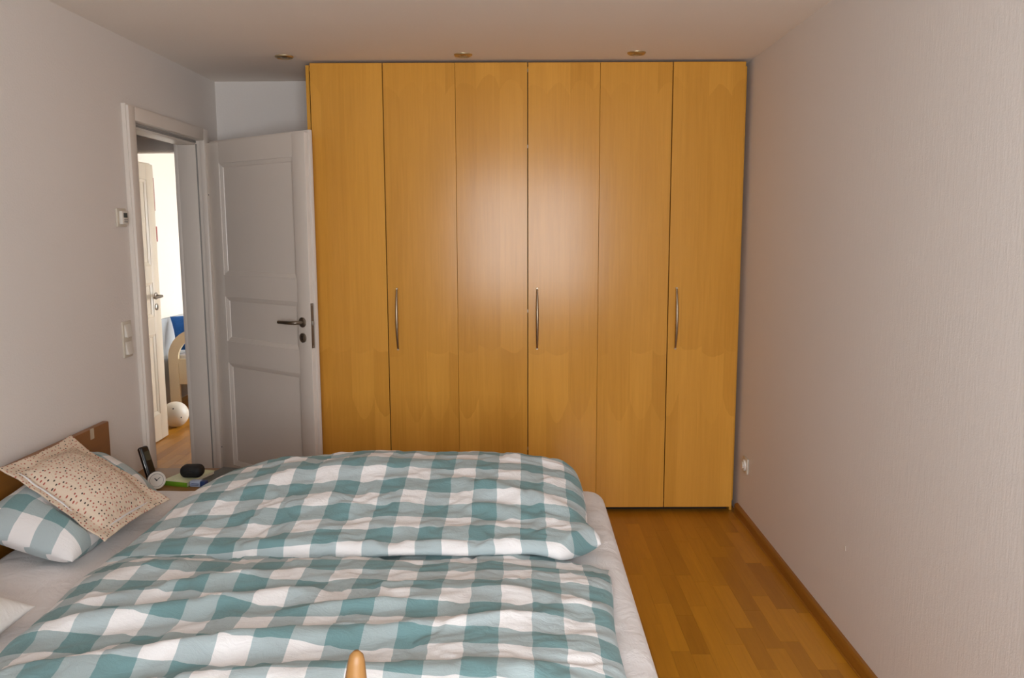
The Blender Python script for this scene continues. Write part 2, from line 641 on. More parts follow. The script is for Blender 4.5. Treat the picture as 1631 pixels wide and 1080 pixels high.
def plank_cells(x0, x1, y0, y1, rnd):
    n = int(math.ceil((x1 - x0) / STRIP - 1e-6))
    out = []
    for i in range(n):
        a, b = x0 + i * STRIP, min(x0 + (i + 1) * STRIP, x1)
        y = y0 - rnd.uniform(0, 0.4)
        while y < y1:
            L = rnd.choice((0.30, 0.38, 0.46, 0.54))
            c, d = max(y, y0), min(y + L, y1)
            if d - c > 0.01:
                out.append((a, b, c, d))
            y += L
    return out


def add_plank(bm, a, b, c, d, z1, loc=(0, 0, 0)):
    g = 0.00012
    t = 0.0003
    x0, x1, y0, y1 = a + g - loc[0], b - g - loc[0], c + g - loc[1], d - g - loc[1]
    lo = [bm.verts.new((x, y, z1 - 0.012)) for x, y in ((x0, y0), (x1, y0), (x1, y1), (x0, y1))]
    mi = [bm.verts.new((x, y, z1 - t)) for x, y in ((x0, y0), (x1, y0), (x1, y1), (x0, y1))]
    hi = [bm.verts.new((x, y, z1)) for x, y in ((x0 + t, y0 + t), (x1 - t, y0 + t), (x1 - t, y1 - t), (x0 + t, y1 - t))]
    bm.faces.new(hi)
    for r, s in ((lo, mi), (mi, hi)):
        for k in range(4):
            bm.faces.new((r[k], r[(k + 1) % 4], s[(k + 1) % 4], s[k]))


fl = tag(box('floor', XL, XR, YN, YB, -0.05, -0.0105, 'floorbase'),
         'honey-brown strip parquet floor of the bedroom', 'floor', kind='structure')
rp = random.Random(11)
cells = plank_cells(XL + (XR - XL) % STRIP - STRIP, XR, YN, YB, rp)
cells = [(max(a, XL), b, c, d) for a, b, c, d in cells if b - max(a, XL) > 0.004]
stuff = bmesh.new()
cache = {}
for a, b, c, d in cells:
    if b > 0.22 and d > 1.75 and c < 4.3:
        key = (round(b - a, 4), round(d - c, 4))
        if key not in cache:
            bm = bmesh.new()
            add_plank(bm, -(b - a) / 2, (b - a) / 2, -(d - c) / 2, (d - c) / 2, 0.0)
            o = obj('plank', bm, 'floor', fl, False)
            cache[key] = o.data
        else:
            o = bpy.data.objects.new('plank', cache[key])
            COL.objects.link(o)
            o.parent = fl
        o.location = ((a + b) / 2, (c + d) / 2, 0)
    else:
        add_plank(stuff, a, b, c, d, 0.0)
tag(obj('plank_field', stuff, 'floor', fl, False), kind='stuff')
fh = tag(box('floor_hall', CHILD_X0, XL, 1.4, CHILD_Y0, -0.05, -0.0105, 'floorbase'),
         'wooden floor of the hall beyond the door', 'floor', kind='structure')
st = bmesh.new()
for a, b, c, d in plank_cells(CHILD_X0, XL, 3.2, CHILD_Y0, rp):
    add_plank(st, a, b, c, d, 0.0)
add_box(st, CHILD_X0, XL, 1.4, 3.2, -0.0105, 0)
tag(obj('plank_field', st, 'floor', fh, False), kind='stuff')
fc = tag(box('floor_child', CHILD_X0, CHILD_X1, CHILD_Y0, CHILD_Y1, -0.05, -0.0105, 'floorbase'),
         "bright honey parquet floor of the child's room", 'floor', kind='structure')
st = bmesh.new()
for a, b, c, d in plank_cells(CHILD_X0, CHILD_X1, CHILD_Y0, CHILD_Y1, rp):
    add_plank(st, a, b, c, d, 0.0)
tag(obj('plank_field', st, 'floor', fc, False), kind='stuff')


# ------------------------------------------------------------------ baseboards
def baseboard(name, prof_pts, p0, p1, inward, label):
    """profile (depth, z) extruded from p0 to p1, depth measured along inward"""
    bm = bmesh.new()
    A = [bm.verts.new(Vector((p0[0] + inward[0] * d, p0[1] + inward[1] * d, z))) for d, z in prof_pts]
    B = [bm.verts.new(Vector((p1[0] + inward[0] * d, p1[1] + inward[1] * d, z))) for d, z in prof_pts]
    n = len(A)
    for k in range(n):
        bm.faces.new((A[k], A[(k + 1) % n], B[(k + 1) % n], B[k]))
    bm.faces.new(A)
    bm.faces.new(B[::-1])
    return tag(autosmooth(obj(name, bm, 'base'), 30), label, 'baseboard', kind='structure')


BP = [(0, 0), (0.021, 0), (0.021, 0.004), (0.0185, 0.007), (0.0185, 0.040), (0.016, 0.048), (0.010, 0.054), (0, 0.056)]
baseboard('baseboard_right', BP, (XR, YN), (XR, 4.262), (-1, 0), 'brown wooden baseboard along the right wall')
baseboard('baseboard_left', BP, (XL, YN), (XL, 3.66), (1, 0), 'brown wooden baseboard along the left wall behind the bed')


# ------------------------------------------------------------------ door frame (bedroom) and door leaf
def casing_profile_box(name, parent, x0, x1, y0, y1, z0, z1, bev=0.006):
    return box(name, x0, x1, y0, y1, z0, z1, 'white', parent, bev)


f1 = thing('trim_1', 'white door frame with wide casing on the left wall', 'door frame', (XL, 4.135, 0), kind='structure')
CY0, CY1, CT, CTH = 3.670, 4.602, 2.092, 0.031
IY0, IY1, IT = 3.736, 4.533, 2.012
casing_profile_box('casing', f1, XL, XL + CTH, CY0, IY0, 0, CT)
casing_profile_box('casing', f1, XL, XL + CTH, IY1, CY1, 0, CT)
casing_profile_box('casing', f1, XL, XL + CTH, IY0, IY1, IT + 0.018, CT)
# profiled outer band on the side towards the room
box('casing_bead', XL, XL + 0.020, CY0 - 0.006, CY0, 0, CT + 0.004, 'white', f1, 0.002)
box('casing_bead', XL, XL + 0.020, CY0 - 0.006, CY1, CT, CT + 0.006, 'white', f1, 0.002)
# linings through the wall with a rebate
for nm, a, b in (('jamb_lining', D_Y0, IY0), ('jamb_lining', IY1, D_Y1)):
    box(nm, XL - T - 0.002, XL - 0.022, a, b, 0, IT + 0.018, 'white', f1, 0.002)
box('jamb_lining', XL - 0.022, XL, IY1 + 0.008, D_Y1, 0, IT + 0.018, 'white', f1, 0.002)
box('jamb_lining', XL - 0.022, XL, D_Y0, IY0 - 0.008, 0, IT + 0.018, 'white', f1, 0.002)
box('head_lining', XL - T - 0.002, XL - 0.022, IY0, IY1, IT - 0.006, IT + 0.018, 'white', f1, 0.002)
box('seal', XL - 0.024, XL - 0.016, IY1 + 0.002, IY1 + 0.010, 0, IT, 'grey', f1, 0.002)
box('seal', XL - 0.024, XL - 0.016, IY0, IY1, IT + 0.004, IT + 0.014, 'grey', f1, 0.002)
# hall side casing
for a, b, c, d in ((CY0, IY0, 0, CT), (IY1, CY1, 0, CT), (IY0, IY1, IT + 0.005, CT)):
    box('casing', XL - T - 0.022, XL - T, a, b, c, d, 'white', f1, 0.003)
for z in (1.735, 0.290):
    lathe('screw', [(0.004, 0), (0.004, 0.0015), (0.002, 0.002)], 'dark', f1, 10,
          axis_mtx((XL + 0.0305, IY1 + 0.02, z), (1, 0, 0)))


def lever(parent, s, z, ydir, y0, mat='steel'):
    """lever handle: rosette, neck and bar pointing back to the hinges (local frame of the leaf)"""
    h = lathe('rosette', [(0.026, 0), (0.026, 0.006), (0.022, 0.009), (0.011, 0.009)], mat, parent, 28,
              axis_mtx((s, y0, z), (0, ydir, 0)), False)
    pts = [(s, y0 + ydir * 0.004, z), (s, y0 + ydir * 0.036, z), (s - 0.004, y0 + ydir * 0.047, z), (s - 0.014, y0 + ydir * 0.052, z),
           (s - 0.04, y0 + ydir * 0.052, z - 0.001), (s - 0.135, y0 + ydir * 0.050, z - 0.003)]
    tube('lever_bar', pts, [0.009, 0.009, 0.0092, 0.0095, 0.0095, 0.009], mat, h, 14, False)
    k = lathe('key_rosette', [(0.025, 0), (0.025, 0.006), (0.021, 0.008)], mat, parent, 28,
              axis_mtx((s, y0, z - 0.080), (0, ydir, 0)), False)
    box('keyhole', s - 0.0035, s + 0.0035, y0 + ydir * 0.0085 - 0.0006, y0 + ydir * 0.0085 + 0.0006, z - 0.092, z - 0.070, 'dark', k, 0, False)


def door_leaf(root, L, H, mat, panels, s0, s1, z_h, hs):
    """three-panel leaf: local x from the hinges, local -y the face that is seen"""
    TH = 0.040
    zb = 0.008
    zs = [zb] + [v for p in panels for v in p] + [H]
    for a, b in ((0, s0), (s1, L)):
        box('stile', a, b, 0, TH - 0.0175, zb, H, mat, root, 0.0025, False)
    for k in range(0, len(zs), 2):
        box('rail', s0, s1, 0.0006, TH - 0.0175, zs[k], zs[k + 1], mat, root, 0.0, False)
    # rebated back layer reaching over the frame
    box('rebate_lip', -0.006, L + 0.013, TH - 0.0175, TH, zb, H + 0.012, mat, root, 0.003, False)
    for z0, z1 in panels:
        bm = bmesh.new()
        q = [(0.0, 0.0004), (0.0015, 0.0035), (0.005, 0.0042), (0.021, 0.0110), (0.0235, 0.0145), (0.030, 0.0145)]
        rings = []
        for ins, dep in q:
            rings.append([bm.verts.new((x, dep, z)) for x, z in ((s0 + ins, z0 + ins), (s1 - ins, z0 + ins), (s1 - ins, z1 - ins), (s0 + ins, z1 - ins))])
        for a, b in zip(rings, rings[1:]):
            for k in range(4):
                bm.faces.new((a[k], a[(k + 1) % 4], b[(k + 1) % 4], b[k]))
        bm.faces.new(rings[-1])
        obj('panel', bm, mat, root, False)
    lever(root, hs, z_h, -1, 0.0)
    lever(root, hs, z_h, 1, TH)
    lp = box('lock_plate', L - 0.001, L + 0.0018, 0.002, 0.0205, z_h - 0.130, z_h + 0.100, 'steel', root, 0.001, False)
    box('latch_bolt', L + 0.0018, L + 0.011, 0.006, 0.0145, z_h - 0.012, z_h + 0.010, 'silver', lp, 0.0015, False)
    for z in (z_h - 0.120, z_h + 0.092):
        lathe('screw', [(0.003, 0), (0.003, 0.001), (0.001, 0.0016)], 'silver', lp, 8, axis_mtx((L + 0.0018, 0.010, z), (1, 0, 0)), False)
    for z in (0.25, H - 0.22):
        lathe('hinge', [(0.007, 0), (0.007, 0.09)], 'steel', root, 14, Matrix.Translation((-0.004, TH + 0.004, z)), False)


hx, hy, ex, ey = -1.745, 4.562, -1.070, 4.070
d1 = thing('door_1', 'white three-panel bedroom door standing half open before the wardrobe', 'door', (hx, hy, 0), atan2(ey - hy, ex - hx), kind='structure')
door_leaf(d1, 0.836, 2.018, 'white', [(0.200, 0.795), (0.919, 1.170), (1.291, 1.903)], 0.108, 0.735, 1.068, 0.774)

# the next room's door and frame
f2 = thing('trim_2', 'white door frame at the end of the hall', 'door frame', (-2.24, HALL_Y, 0), kind='structure')
for a, b, c, d in ((-2.72, -2.64, 0, 2.10), (-1.895, -1.845, 0, 2.10), (-2.64, -1.845, 2.018, 2.10)):
    box('casing', a, b, HALL_Y - 0.022, HALL_Y, c, d, 'white', f2, 0.003)
for a, b, c, d in ((-2.65, -2.636, 0, 2.03), (-1.849, -1.835, 0, 2.03), (-2.65, -1.835, 2.012, 2.03)):
    box('lining', a, b, HALL_Y, CHILD_Y0 + 0.004, c, d, 'white', f2, 0.001)
d2 = thing('door_2', "white door of the next room opened wide beside the ball", 'door', (-2.655, 5.085, 0), atan2(0.86, -0.015), kind='structure')
door_leaf(d2, 0.850, 2.012, 'white2', [(0.200, 0.795), (0.919, 1.170), (1.291, 1.903)], 0.108, 0.735, 1.068, 0.774)


# ------------------------------------------------------------------ wardrobe
WX0, WD, WW, WPHI = -1.0756, 4.2449, 0.37079, 0.010452
ward = thing('wardrobe', 'tall six-door maple wardrobe filling the end of the room', 'wardrobe', (WX0, WD, 0), WPHI)
TOT = 6 * WW
DEP = 0.530
box('side_panel', -0.0265, -0.0085, 0.024, DEP, 0.012, 2.374, 'carcass', ward, 0.001, False)
box('side_panel', TOT - 0.006, TOT + 0.0125, 0.024, DEP, 0.058, 2.362, 'carcass', ward, 0.001, False)
box('top_panel', -0.0085, TOT - 0.006, 0.030, DEP, 2.345, 2.365, 'carcass', ward, 0, False)
box('bottom_panel', -0.0085, TOT - 0.006, 0.030, DEP, 0.050, 0.070, 'carcass', ward, 0, False)
box('back_panel', -0.0085, TOT - 0.006, DEP - 0.008, DEP, 0.070, 2.345, 'carcass', ward, 0, False)
box('plinth', 0.0, TOT - 0.012, 0.055, 0.075, 0.001, 0.050, 'dark', ward, 0, False)  # near-black colour stands for the shadow under the doors
box('foot_block', TOT - 0.004, TOT + 0.010, 0.030, 0.10, 0.001, 0.058, 'carcass', ward, 0.001, False)
for i in range(1, 6):
    box('partition', i * WW - 0.009, i * WW + 0.009, 0.030, DEP - 0.008, 0.070, 2.345, 'dark', ward, 0, False)
rw = random.Random(3)
for i in range(6):
    gl = 0.0022 if i in (1, 3, 5) else 0.0007
    gr = 0.0022 if i in (0, 2, 4) else 0.0007
    if i == 0: gl = 0.001
    a, b = i * WW + gl, (i + 1) * WW - gr
    bm = bmesh.new()
    add_box(bm, 0, b - a, 0, 0.019, 0, 2.35, 0.0009, 1)
    d = autosmooth(obj('door', bm, 'veneer', ward, False), 30)
    d.location = (a, 0, 0.03)
    d.rotation_euler = (rw.uniform(-.0008, .0008), 0, rw.uniform(-.0012, .0012))
    if i in (1, 3, 5):
        xh = (-0.654, 0.086, 0.821)[i // 2] - WX0 - a
        pts = []
        for k in range(17):
            u = k / 16
            pts.append((xh, -0.004 - 0.030 * sin(pi * u) ** 0.8, 0.875 + 0.326 * u))
        h = tube('handle', pts, [0.0045 + 0.0035 * sin(pi * k / 16) for k in range(17)], 'bronze', d, 10, False)
        for z in (0.8775, 1.1985):
            lathe('handle_foot', [(0.006, 0), (0.005, 0.010)], 'bronze', h, 12, axis_mtx((xh, 0.0, z), (0, -1, 0)), False)
for z in (2.335, 1.955, 0.35, 1.10):
    lathe('hinge', [(0.004, 0), (0.004, 0.016)], 'silver', ward, 10, Matrix.Translation((3 * WW, 0.014, z)), False)

# ------------------------------------------------------------------ ceiling spots
for i, (x, y, lab) in enumerate(((-1.175, 4.150, 'round brass ceiling spotlight left of the wardrobe, nearest the half open door'),
                                 (-0.283, 4.130, 'round brass ceiling spotlight above the third wardrobe door, middle of three'),
                                 (0.568, 4.108, 'round brass ceiling spotlight above the fifth wardrobe door, nearest the right wall'))):
    t = thing('ceiling_spotlight', lab, 'spotlight', (x, y, ZC), group='spotlights in front of the wardrobe')
    lathe('ring', [(0.030, 0.000), (0.031, -0.006), (0.034, -0.0095), (0.040, -0.0085), (0.0445, -0.004), (0.0455, 0.0)], 'brass', t, 40, None, False)
    lathe('reflector', [(0.030, -0.0062), (0.0265, -0.0035), (0.022, -0.002), (0.004, -0.001)], 'bronze', t, 32, None, False)
    lathe('lamp_lens', [(0.019, -0.0022), (0.017, -0.0060), (0.010, -0.0085), (0.002, -0.009)], 'lens', t, 32, None, False)


# ------------------------------------------------------------------ wall fittings
r = thing('thermostat', 'square white wall thermostat with small grey display by the door frame', 'thermostat', (XL, 3.592, 1.553))
box('cover_plate', XL, XL + 0.009, 3.551, 3.633, 1.553, 1.634, 'plastic2', r, 0.003)
c = box('control_unit', XL + 0.009, XL + 0.024, 3.565, 3.620, 1.564, 1.622, 'plastic', r, 0.003)
box('display', XL + 0.024, XL + 0.0246, 3.577, 3.611, 1.593, 1.614, 'lcd', c)
for k in range(6):
    y, z = 3.580 + (k % 3) * 0.011, 1.572 + (k // 3) * 0.010
    box('button', XL + 0.024, XL + 0.0256, y, y + 0.007, z, z + 0.006, 'grey', c, 0.0005)

r = thing('light_switch', 'white double rocker light switch on the wall beside the door frame', 'light switch', (XL, 3.575, 0.972))
box('cover_plate', XL, XL + 0.008, 3.535, 3.615, 0.972, 1.134, 'plastic2', r, 0.003)
for z in (0.986, 1.064):
    bm = bmesh.new()
    add_box(bm, XL + 0.008, XL + 0.016, 3.547, 3.603, z, z + 0.056, 0.0015)
    for v in bm.verts:
        if v.co.x > XL + 0.010:
            v.co.x += 0.006 * (v.co.z - z - 0.028) / 0.028 * -1
    autosmooth(obj('rocker', bm, 'plastic', r), 35)

r = thing('wall_socket', 'white wall socket low on the right wall beside the wardrobe', 'socket', (XR, 4.120, 0.268))
box('cover_plate', XR - 0.010, XR, 4.079, 4.161, 0.268, 0.350, 'plastic2', r, 0.003)
lathe('socket_insert', [(0.030, 0), (0.030, 0.006), (0.027, 0.010), (0.0215, 0.010), (0.0205, 0.0), ], 'plastic', r, 32,
      axis_mtx((XR - 0.010, 4.120, 0.309), (-1, 0, 0)))
lathe('protective_cap', [(0.019, 0), (0.019, 0.012), (0.016, 0.016), (0.004, 0.017)], 'plastic', r, 28,
      axis_mtx((XR - 0.010, 4.120, 0.309), (-1, 0, 0)))

# ------------------------------------------------------------------ bed
BX0, BX1, BY0, BY1, BZ = -1.690, 0.330, 1.350, 3.150, 0.500
bed = thing('bed', 'wooden double bed with its headboard against the left wall', 'bed', (-0.7, 2.25, 0))
hb = bmesh.new()
add_box(hb, -1.762, -1.734, 1.18, 3.300, 0.38, 0.742, 0.004)
autosmooth(obj('headboard', hb, 'bedwood', bed), 35)
box('side_rail', -1.73, 0.300, BY1 - 0.045, BY1 - 0.018, 0.20, 0.330, 'bedwood', bed, 0.003)
box('side_rail', -1.73, 0.300, BY0 + 0.018, BY0 + 0.045, 0.20, 0.330, 'bedwood', bed, 0.003)
box('foot_rail', 0.273, 0.300, BY0 + 0.045, BY1 - 0.045, 0.20, 0.330, 'bedwood', bed, 0.003)
for x, y in ((-1.73, BY1 - 0.09), (-1.73, BY0 + 0.03), (0.205, BY1 - 0.105), (0.205, BY0 + 0.045)):
    box('leg', x, x + 0.06, y, y + 0.06, 0, 0.24, 'bedwood', bed, 0.003)
for k in range(12):
    x = -1.62 + k * 0.158
    box('slat', x, x + 0.07, BY0 + 0.045, BY1 - 0.045, 0.243, 0.258, 'bedwood', bed, 0.002)
tp = box('tape_strip', -1.7345, -1.7332, 3.150, 3.178, 0.700, 0.744, 'tape', bed)
tag(tp, 'strip of clear adhesive tape')

# mattress with fitted sheet: rounded block, soft rumples on top
bm = bmesh.new()
NX, NY = 150, 130


def edge_prof(d, r):
    if d >= r: return 1.0
    q = 1 - max(d, 0) / r
    return sqrt(max(0.0, 1 - q * q))


def spaced(n, lo, hi, r, k):
    """n+1 samples lo..hi, the first and last k of them packed into the rim radius r"""
    out = [lo + r * (1 - cos(pi / 2 * i / k)) for i in range(k)]
    m = n - 2 * k
    out += [lo + r + (hi - lo - 2 * r) * i / m for i in range(m + 1)]
    out += [hi - (o - lo) for o in out[:k][::-1]]
    return out


def rr_clip(x, y, x0, x1, y0, y1, r):
    """squeeze a point of the rectangle into the rectangle with rounded corners"""
    cx = min(max(x, x0 + r), x1 - r)
    cy = min(max(y, y0 + r), y1 - r)
    dx, dy = x - cx, y - cy
    if dx == 0 or dy == 0: return x, y
    m = max(abs(dx), abs(dy))
    l = sqrt(dx * dx + dy * dy)
    return cx + dx * m / l, cy + dy * m / l


xs = spaced(NX, BX0, BX1, 0.05, 7)
ys = spaced(NY, BY0, BY1, 0.05, 7)
top = []
for i, x in enumerate(xs):
    row = []
    for j, y in enumerate(ys):
        X, Y = rr_clip(x, y, BX0, BX1, BY0, BY1, 0.075)
        d = min(x - BX0, BX1 - x, y - BY0, BY1 - y)
        e = edge_prof(d, 0.05)
        n = noise.fractal(Vector((X * 5, Y * 9, 0.3)), 0.9, 2.0, 3) * 0.0035
        z = BZ - 0.05 + 0.05 * e + n * (0 if d < .004 else 1)
        # gentle outward pull of the foot end corner
        row.append(bm.verts.new((X, Y, z)))
    top.append(row)
for i in range(len(xs) - 1):
    for j in range(len(ys) - 1):
        bm.faces.new((top[i][j], top[i + 1][j], top[i + 1][j + 1], top[i][j + 1]))
loop = [top[i][0] for i in range(len(xs))] + [top[-1][j] for j in range(1, len(ys))] + [top[i][-1] for i in range(len(xs) - 2, -1, -1)] + [top[0][j] for j in range(len(ys) - 2, 0, -1)]
prev = loop
for z, ins in ((0.36, -0.001), (0.275, 0.004), (0.259, 0.02)):
    nxt = []
    for v in loop:
        cx, cy = (BX0 + BX1) / 2, (BY0 + BY1) / 2
        nxt.append(bm.verts.new((v.co.x - math.copysign(ins, v.co.x - cx), v.co.y - math.copysign(ins, v.co.y - cy), z)))
    for k in range(len(loop)):
        bm.faces.new((prev[k], prev[(k + 1) % len(loop)], nxt[(k + 1) % len(loop)], nxt[k]))
    prev = nxt
bm.faces.new(prev[::-1])
mt = tag(obj('mattress', bm, 'sheet', None, True, True), 'wide mattress in a white fitted sheet on the wooden bed', 'mattress')


# ------------------------------------------------------------------ bedclothes
def sm(a, b, x):
    t = min(1, max(0, (x - a) / (b - a)))
    return t * t * (3 - 2 * t)


def ridge(x, y, ax, ay, bx, by, wdt, amp):
    """soft fold along the segment a-b"""
    dx, dy = bx - ax, by - ay
    L2 = dx * dx + dy * dy
    t = ((x - ax) * dx + (y - ay) * dy) / L2
    tc = min(1, max(0, t))
    px, py = ax + tc * dx, ay + tc * dy
    d2 = (x - px) ** 2 + (y - py) ** 2
    return amp * math.exp(-d2 / (wdt * wdt)) * sin(pi * min(1, max(0, 0.12 + 0.76 * tc)))


def duvet(name, label, mat, x_of, y_of, zbot, ztop, rims, nu, nv, uv_off, wr_amp=0.006, mid=0.35):
    """a filled quilt: x_of(u,v), y_of(u,v) lay the outline; zbot/ztop(x,y) its faces; rims = radii (left,right,front,back)"""
    rl, rr_, rf, rb = rims
    us = spaced(nu, 0.0, 1.0, 0.03, 6)
    vs = spaced(nv, 0.0, 1.0, 0.04, 7)
    n_u, n_v = len(us), len(vs)
    TOPV, BOTV = [], []
    P = [[None] * n_v for _ in us]
    Q = [[None] * n_v for _ in us]
    for i, u in enumerate(us):
        for j, v in enumerate(vs):
            x, y = x_of(u, v), y_of(u, v)
            xl, xr = x_of(0, v), x_of(1, v)
            yf, yb = y_of(u, 0), y_of(u, 1)
            e = edge_prof(x - xl, rl) * edge_prof(xr - x, rr_) * edge_prof(y - yf, rf) * edge_prof(yb - y, rb)
            b, t = zbot(x, y), ztop(x, y)
            n1 = noise.fractal(Vector((x * 5.0 + 3.1, y * 6.5, 1.7)), 0.9, 2.0, 3)
            n2 = noise.noise(Vector((x * 11 + 3 * n1, y * 21 + 2 * n1, 5.2)))
            n3 = 1 - abs(noise.noise(Vector((x * 5.5 + 1.5 * n1, y * 12 - x * 4, 9.1))))
            wrk = wr_amp * (n1 * 1.3 + n2 * 0.35 + (n3 - 0.75) * 1.4)
            m = b + (t - b) * mid
            zt = m + (t - m + wrk) * e
            zb = m - (m - b) * e
            if e < 1e-6: zt = zb = m
            xw = x + 0.012 * noise.noise(Vector((x * 4, y * 5, 2.2))) * e
            yw = y + 0.012 * noise.noise(Vector((x * 5, y * 4, 7.7))) * (1 if 0.05 < u < 0.95 else 0.4)
            P[i][j] = Vector((xw, yw, zt))
            Q[i][j] = Vector((xw, yw, zb))
    bm = bmesh.new()
    uvl = bm.loops.layers.uv.new('UVMap')
    UV = {}
    # cloth coordinates: arc length over the smoothed surface
    ic = n_u // 2
    Vacc = [[0.0] * n_v for _ in us]
    Uacc = [[0.0] * n_v for _ in us]
    for i in range(n_u):
        for j in range(1, n_v):
            d = P[i][j] - P[i][j - 1]
            Vacc[i][j] = Vacc[i][j - 1] + sqrt(d.y ** 2 + (0.8 * d.z) ** 2)
    for j in range(n_v):
        for i in range(ic + 1, n_u):
            d = P[i][j] - P[i - 1][j]
            Uacc[i][j] = Uacc[i - 1][j] + sqrt(d.x ** 2 + (0.8 * d.z) ** 2)
        for i in range(ic - 1, -1, -1):
            d = P[i][j] - P[i + 1][j]
            Uacc[i][j] = Uacc[i + 1][j] - sqrt(d.x ** 2 + (0.8 * d.z) ** 2)
    # average the row arc lengths a little so the checks keep running straight
    top_v = [[bm.verts.new(P[i][j]) for j in range(n_v)] for i in range(n_u)]
    bot_v = [[None] * n_v for _ in us]
    for i in range(n_u):
        for j in range(n_v):
            UV[top_v[i][j]] = (Uacc[i][j] + P[ic][j].x + uv_off[0], Vacc[i][j] + P[i][0].y + uv_off[1])
            if i in (0, n_u - 1) or j in (0, n_v - 1):
                bot_v[i][j] = top_v[i][j]
            else:
                bot_v[i][j] = bm.verts.new(Q[i][j])
                dv = 0.0
                UV[bot_v[i][j]] = (UV[top_v[i][j]][0], 2 * UV[top_v[i][0]][1] - UV[top_v[i][j]][1])
    for i in range(n_u - 1):
        for j in range(n_v - 1):
            f = bm.faces.new((top_v[i][j], top_v[i + 1][j], top_v[i + 1][j + 1], top_v[i][j + 1]))
            q = (bot_v[i][j], bot_v[i][j + 1], bot_v[i + 1][j + 1], bot_v[i + 1][j])
            if len(set(q)) == 4:
                try:
                    bm.faces.new(q)
                except ValueError:
                    pass
    for f in bm.faces:
        for l in f.loops:
            l[uvl].uv = UV[l.vert]
    o = obj(name, bm, mat, None, True, True)
    return tag(o, label, 'duvet', 'gingham bedclothes')


SH = BZ + 0.006


# near duvet: flat, its far edge slipping under the far one
def nx_of(u, v):
    xl = -1.245 + 0.02 * sin(v * 5.0) - 0.012 * v
    xr = 0.232 + 0.030 * v ** 2 + 0.006 * sin(v * 9)
    return xl + (xr - xl) * u


def ny_of(u, v):
    y0 = 1.40
    y1 = 2.44 - 0.115 * sm(0.80, 1.0, u)
    return y0 + (y1 - y0) * v


def n_top(x, y):
    z = SH + 0.078
    z += 0.020 * sm(-1.2, -0.5, x) * (1 - sm(1.9, 2.3, y))
    z -= 0.027 * sm(2.15, 2.36, y)
    z -= 0.030 * sm(-0.05, 0.25, x)
    for rg in NR:
        z += ridge(x, y, *rg)
    return z


NR = [(-1.25, 1.78, -0.55, 1.98, 0.035, 0.030), (-1.10, 1.60, -0.25, 1.78, 0.040, 0.034), (-0.95, 1.52, 0.1, 1.60, 0.05, 0.030),
      (-1.15, 1.95, -0.6, 2.12, 0.035, 0.022), (-0.35, 1.75, 0.10, 1.88, 0.030, 0.020), (-0.9, 2.2, -0.2, 2.23, 0.04, 0.010),
      (-0.2, 2.02, 0.25, 1.95, 0.035, 0.014), (-0.62, 1.86, -0.2, 1.93, 0.022, 0.016), (-1.2, 2.12, -0.8, 2.26, 0.04, 0.018)]


def z_sheet(x, y):
    return SH


NEAR_OFF = (0.0, 0.0)
FAR_OFF = (0.0, 0.0)
nd = duvet('duvet', 'flat green and white gingham duvet on the near half of the bed', 'near_gingham', nx_of, ny_of,
      z_sheet, n_top, (0.20, 0.07, 0.10, 0.06), 190, 150, NEAR_OFF, 0.009)


tube('button_loop', [(-1.235, 2.262, SH + 0.012), (-1.262, 2.268, SH + 0.006), (-1.286, 2.262, SH + 0.003), (-1.292, 2.250, SH + 0.003), (-1.284, 2.243, SH + 0.003),
                     (-1.262, 2.236, SH + 0.005), (-1.235, 2.232, SH + 0.012)], 0.0035, 'greyteal', nd, 8, True, 0.5)


# far duvet: high and puffy, its near edge rolled over the near one
def fx_of(u, v):
    xl = -1.255 + 0.13 * v ** 1.3
    tip = 0.040 * sm(0.16, 0.02, v) if False else 0.045 * (1 - sm(0.02, 0.17, v))
    xr = 0.205 + 0.022 * sin(v * pi) + tip - 0.05 * sm(0.75, 1.0, v)
    return xl + (xr - xl) * u


def fy_of(u, v):
    y0 = 2.298 + 0.020 * sin(u * 7.0) * 0.4 + 0.125 * sm(0.90, 1.0, u) + 0.02 * (1 - sm(0, .35, u))
    y1 = 3.125 - 0.03 * sm(0.85, 1.0, u)
    return y0 + (y1 - y0) * v


def f_bot(x, y):
    # lies on the near duvet along the front, on the sheet behind it
    return SH + 0.058 * (1 - sm(2.36, 2.50, y)) * (1 - sm(0.0, 0.24, x) * 0.75) * sm(-0.80, -0.35, x)


def f_top(x, y):
    front = SH + 0.100 - 0.022 * sm(-0.55, -1.2, x)
    peak = SH + 0.200 - 0.030 * sm(-0.5, -1.1, x) - 0.03 * sm(-0.1, 0.22, x)
    k = sm(2.36, 2.86, y)
    z = front + (peak - front) * k
    z -= 0.030 * sm(2.9, 3.12, y)
    for rg in FR:
        z += ridge(x, y, *rg)
    return z


FR = [(-0.9, 2.52, -0.35, 2.60, 0.05, 0.016), (-0.30, 2.72, 0.24, 2.50, 0.035, 0.020), (-0.25, 2.58, 0.20, 2.44, 0.028, 0.014),
      (-1.1, 2.62, -0.5, 2.86, 0.06, 0.014), (-0.6, 2.42, 0.1, 2.40, 0.03, 0.010), (-0.7, 2.75, -0.2, 2.84, 0.05, 0.012)]
duvet('duvet', 'puffed-up green and white gingham duvet on the far half, before the wardrobe', 'far_gingham', fx_of, fy_of,
      f_bot, f_top, (0.36, 0.11, 0.030, 0.16), 190, 150, FAR_OFF, 0.010, 0.42)


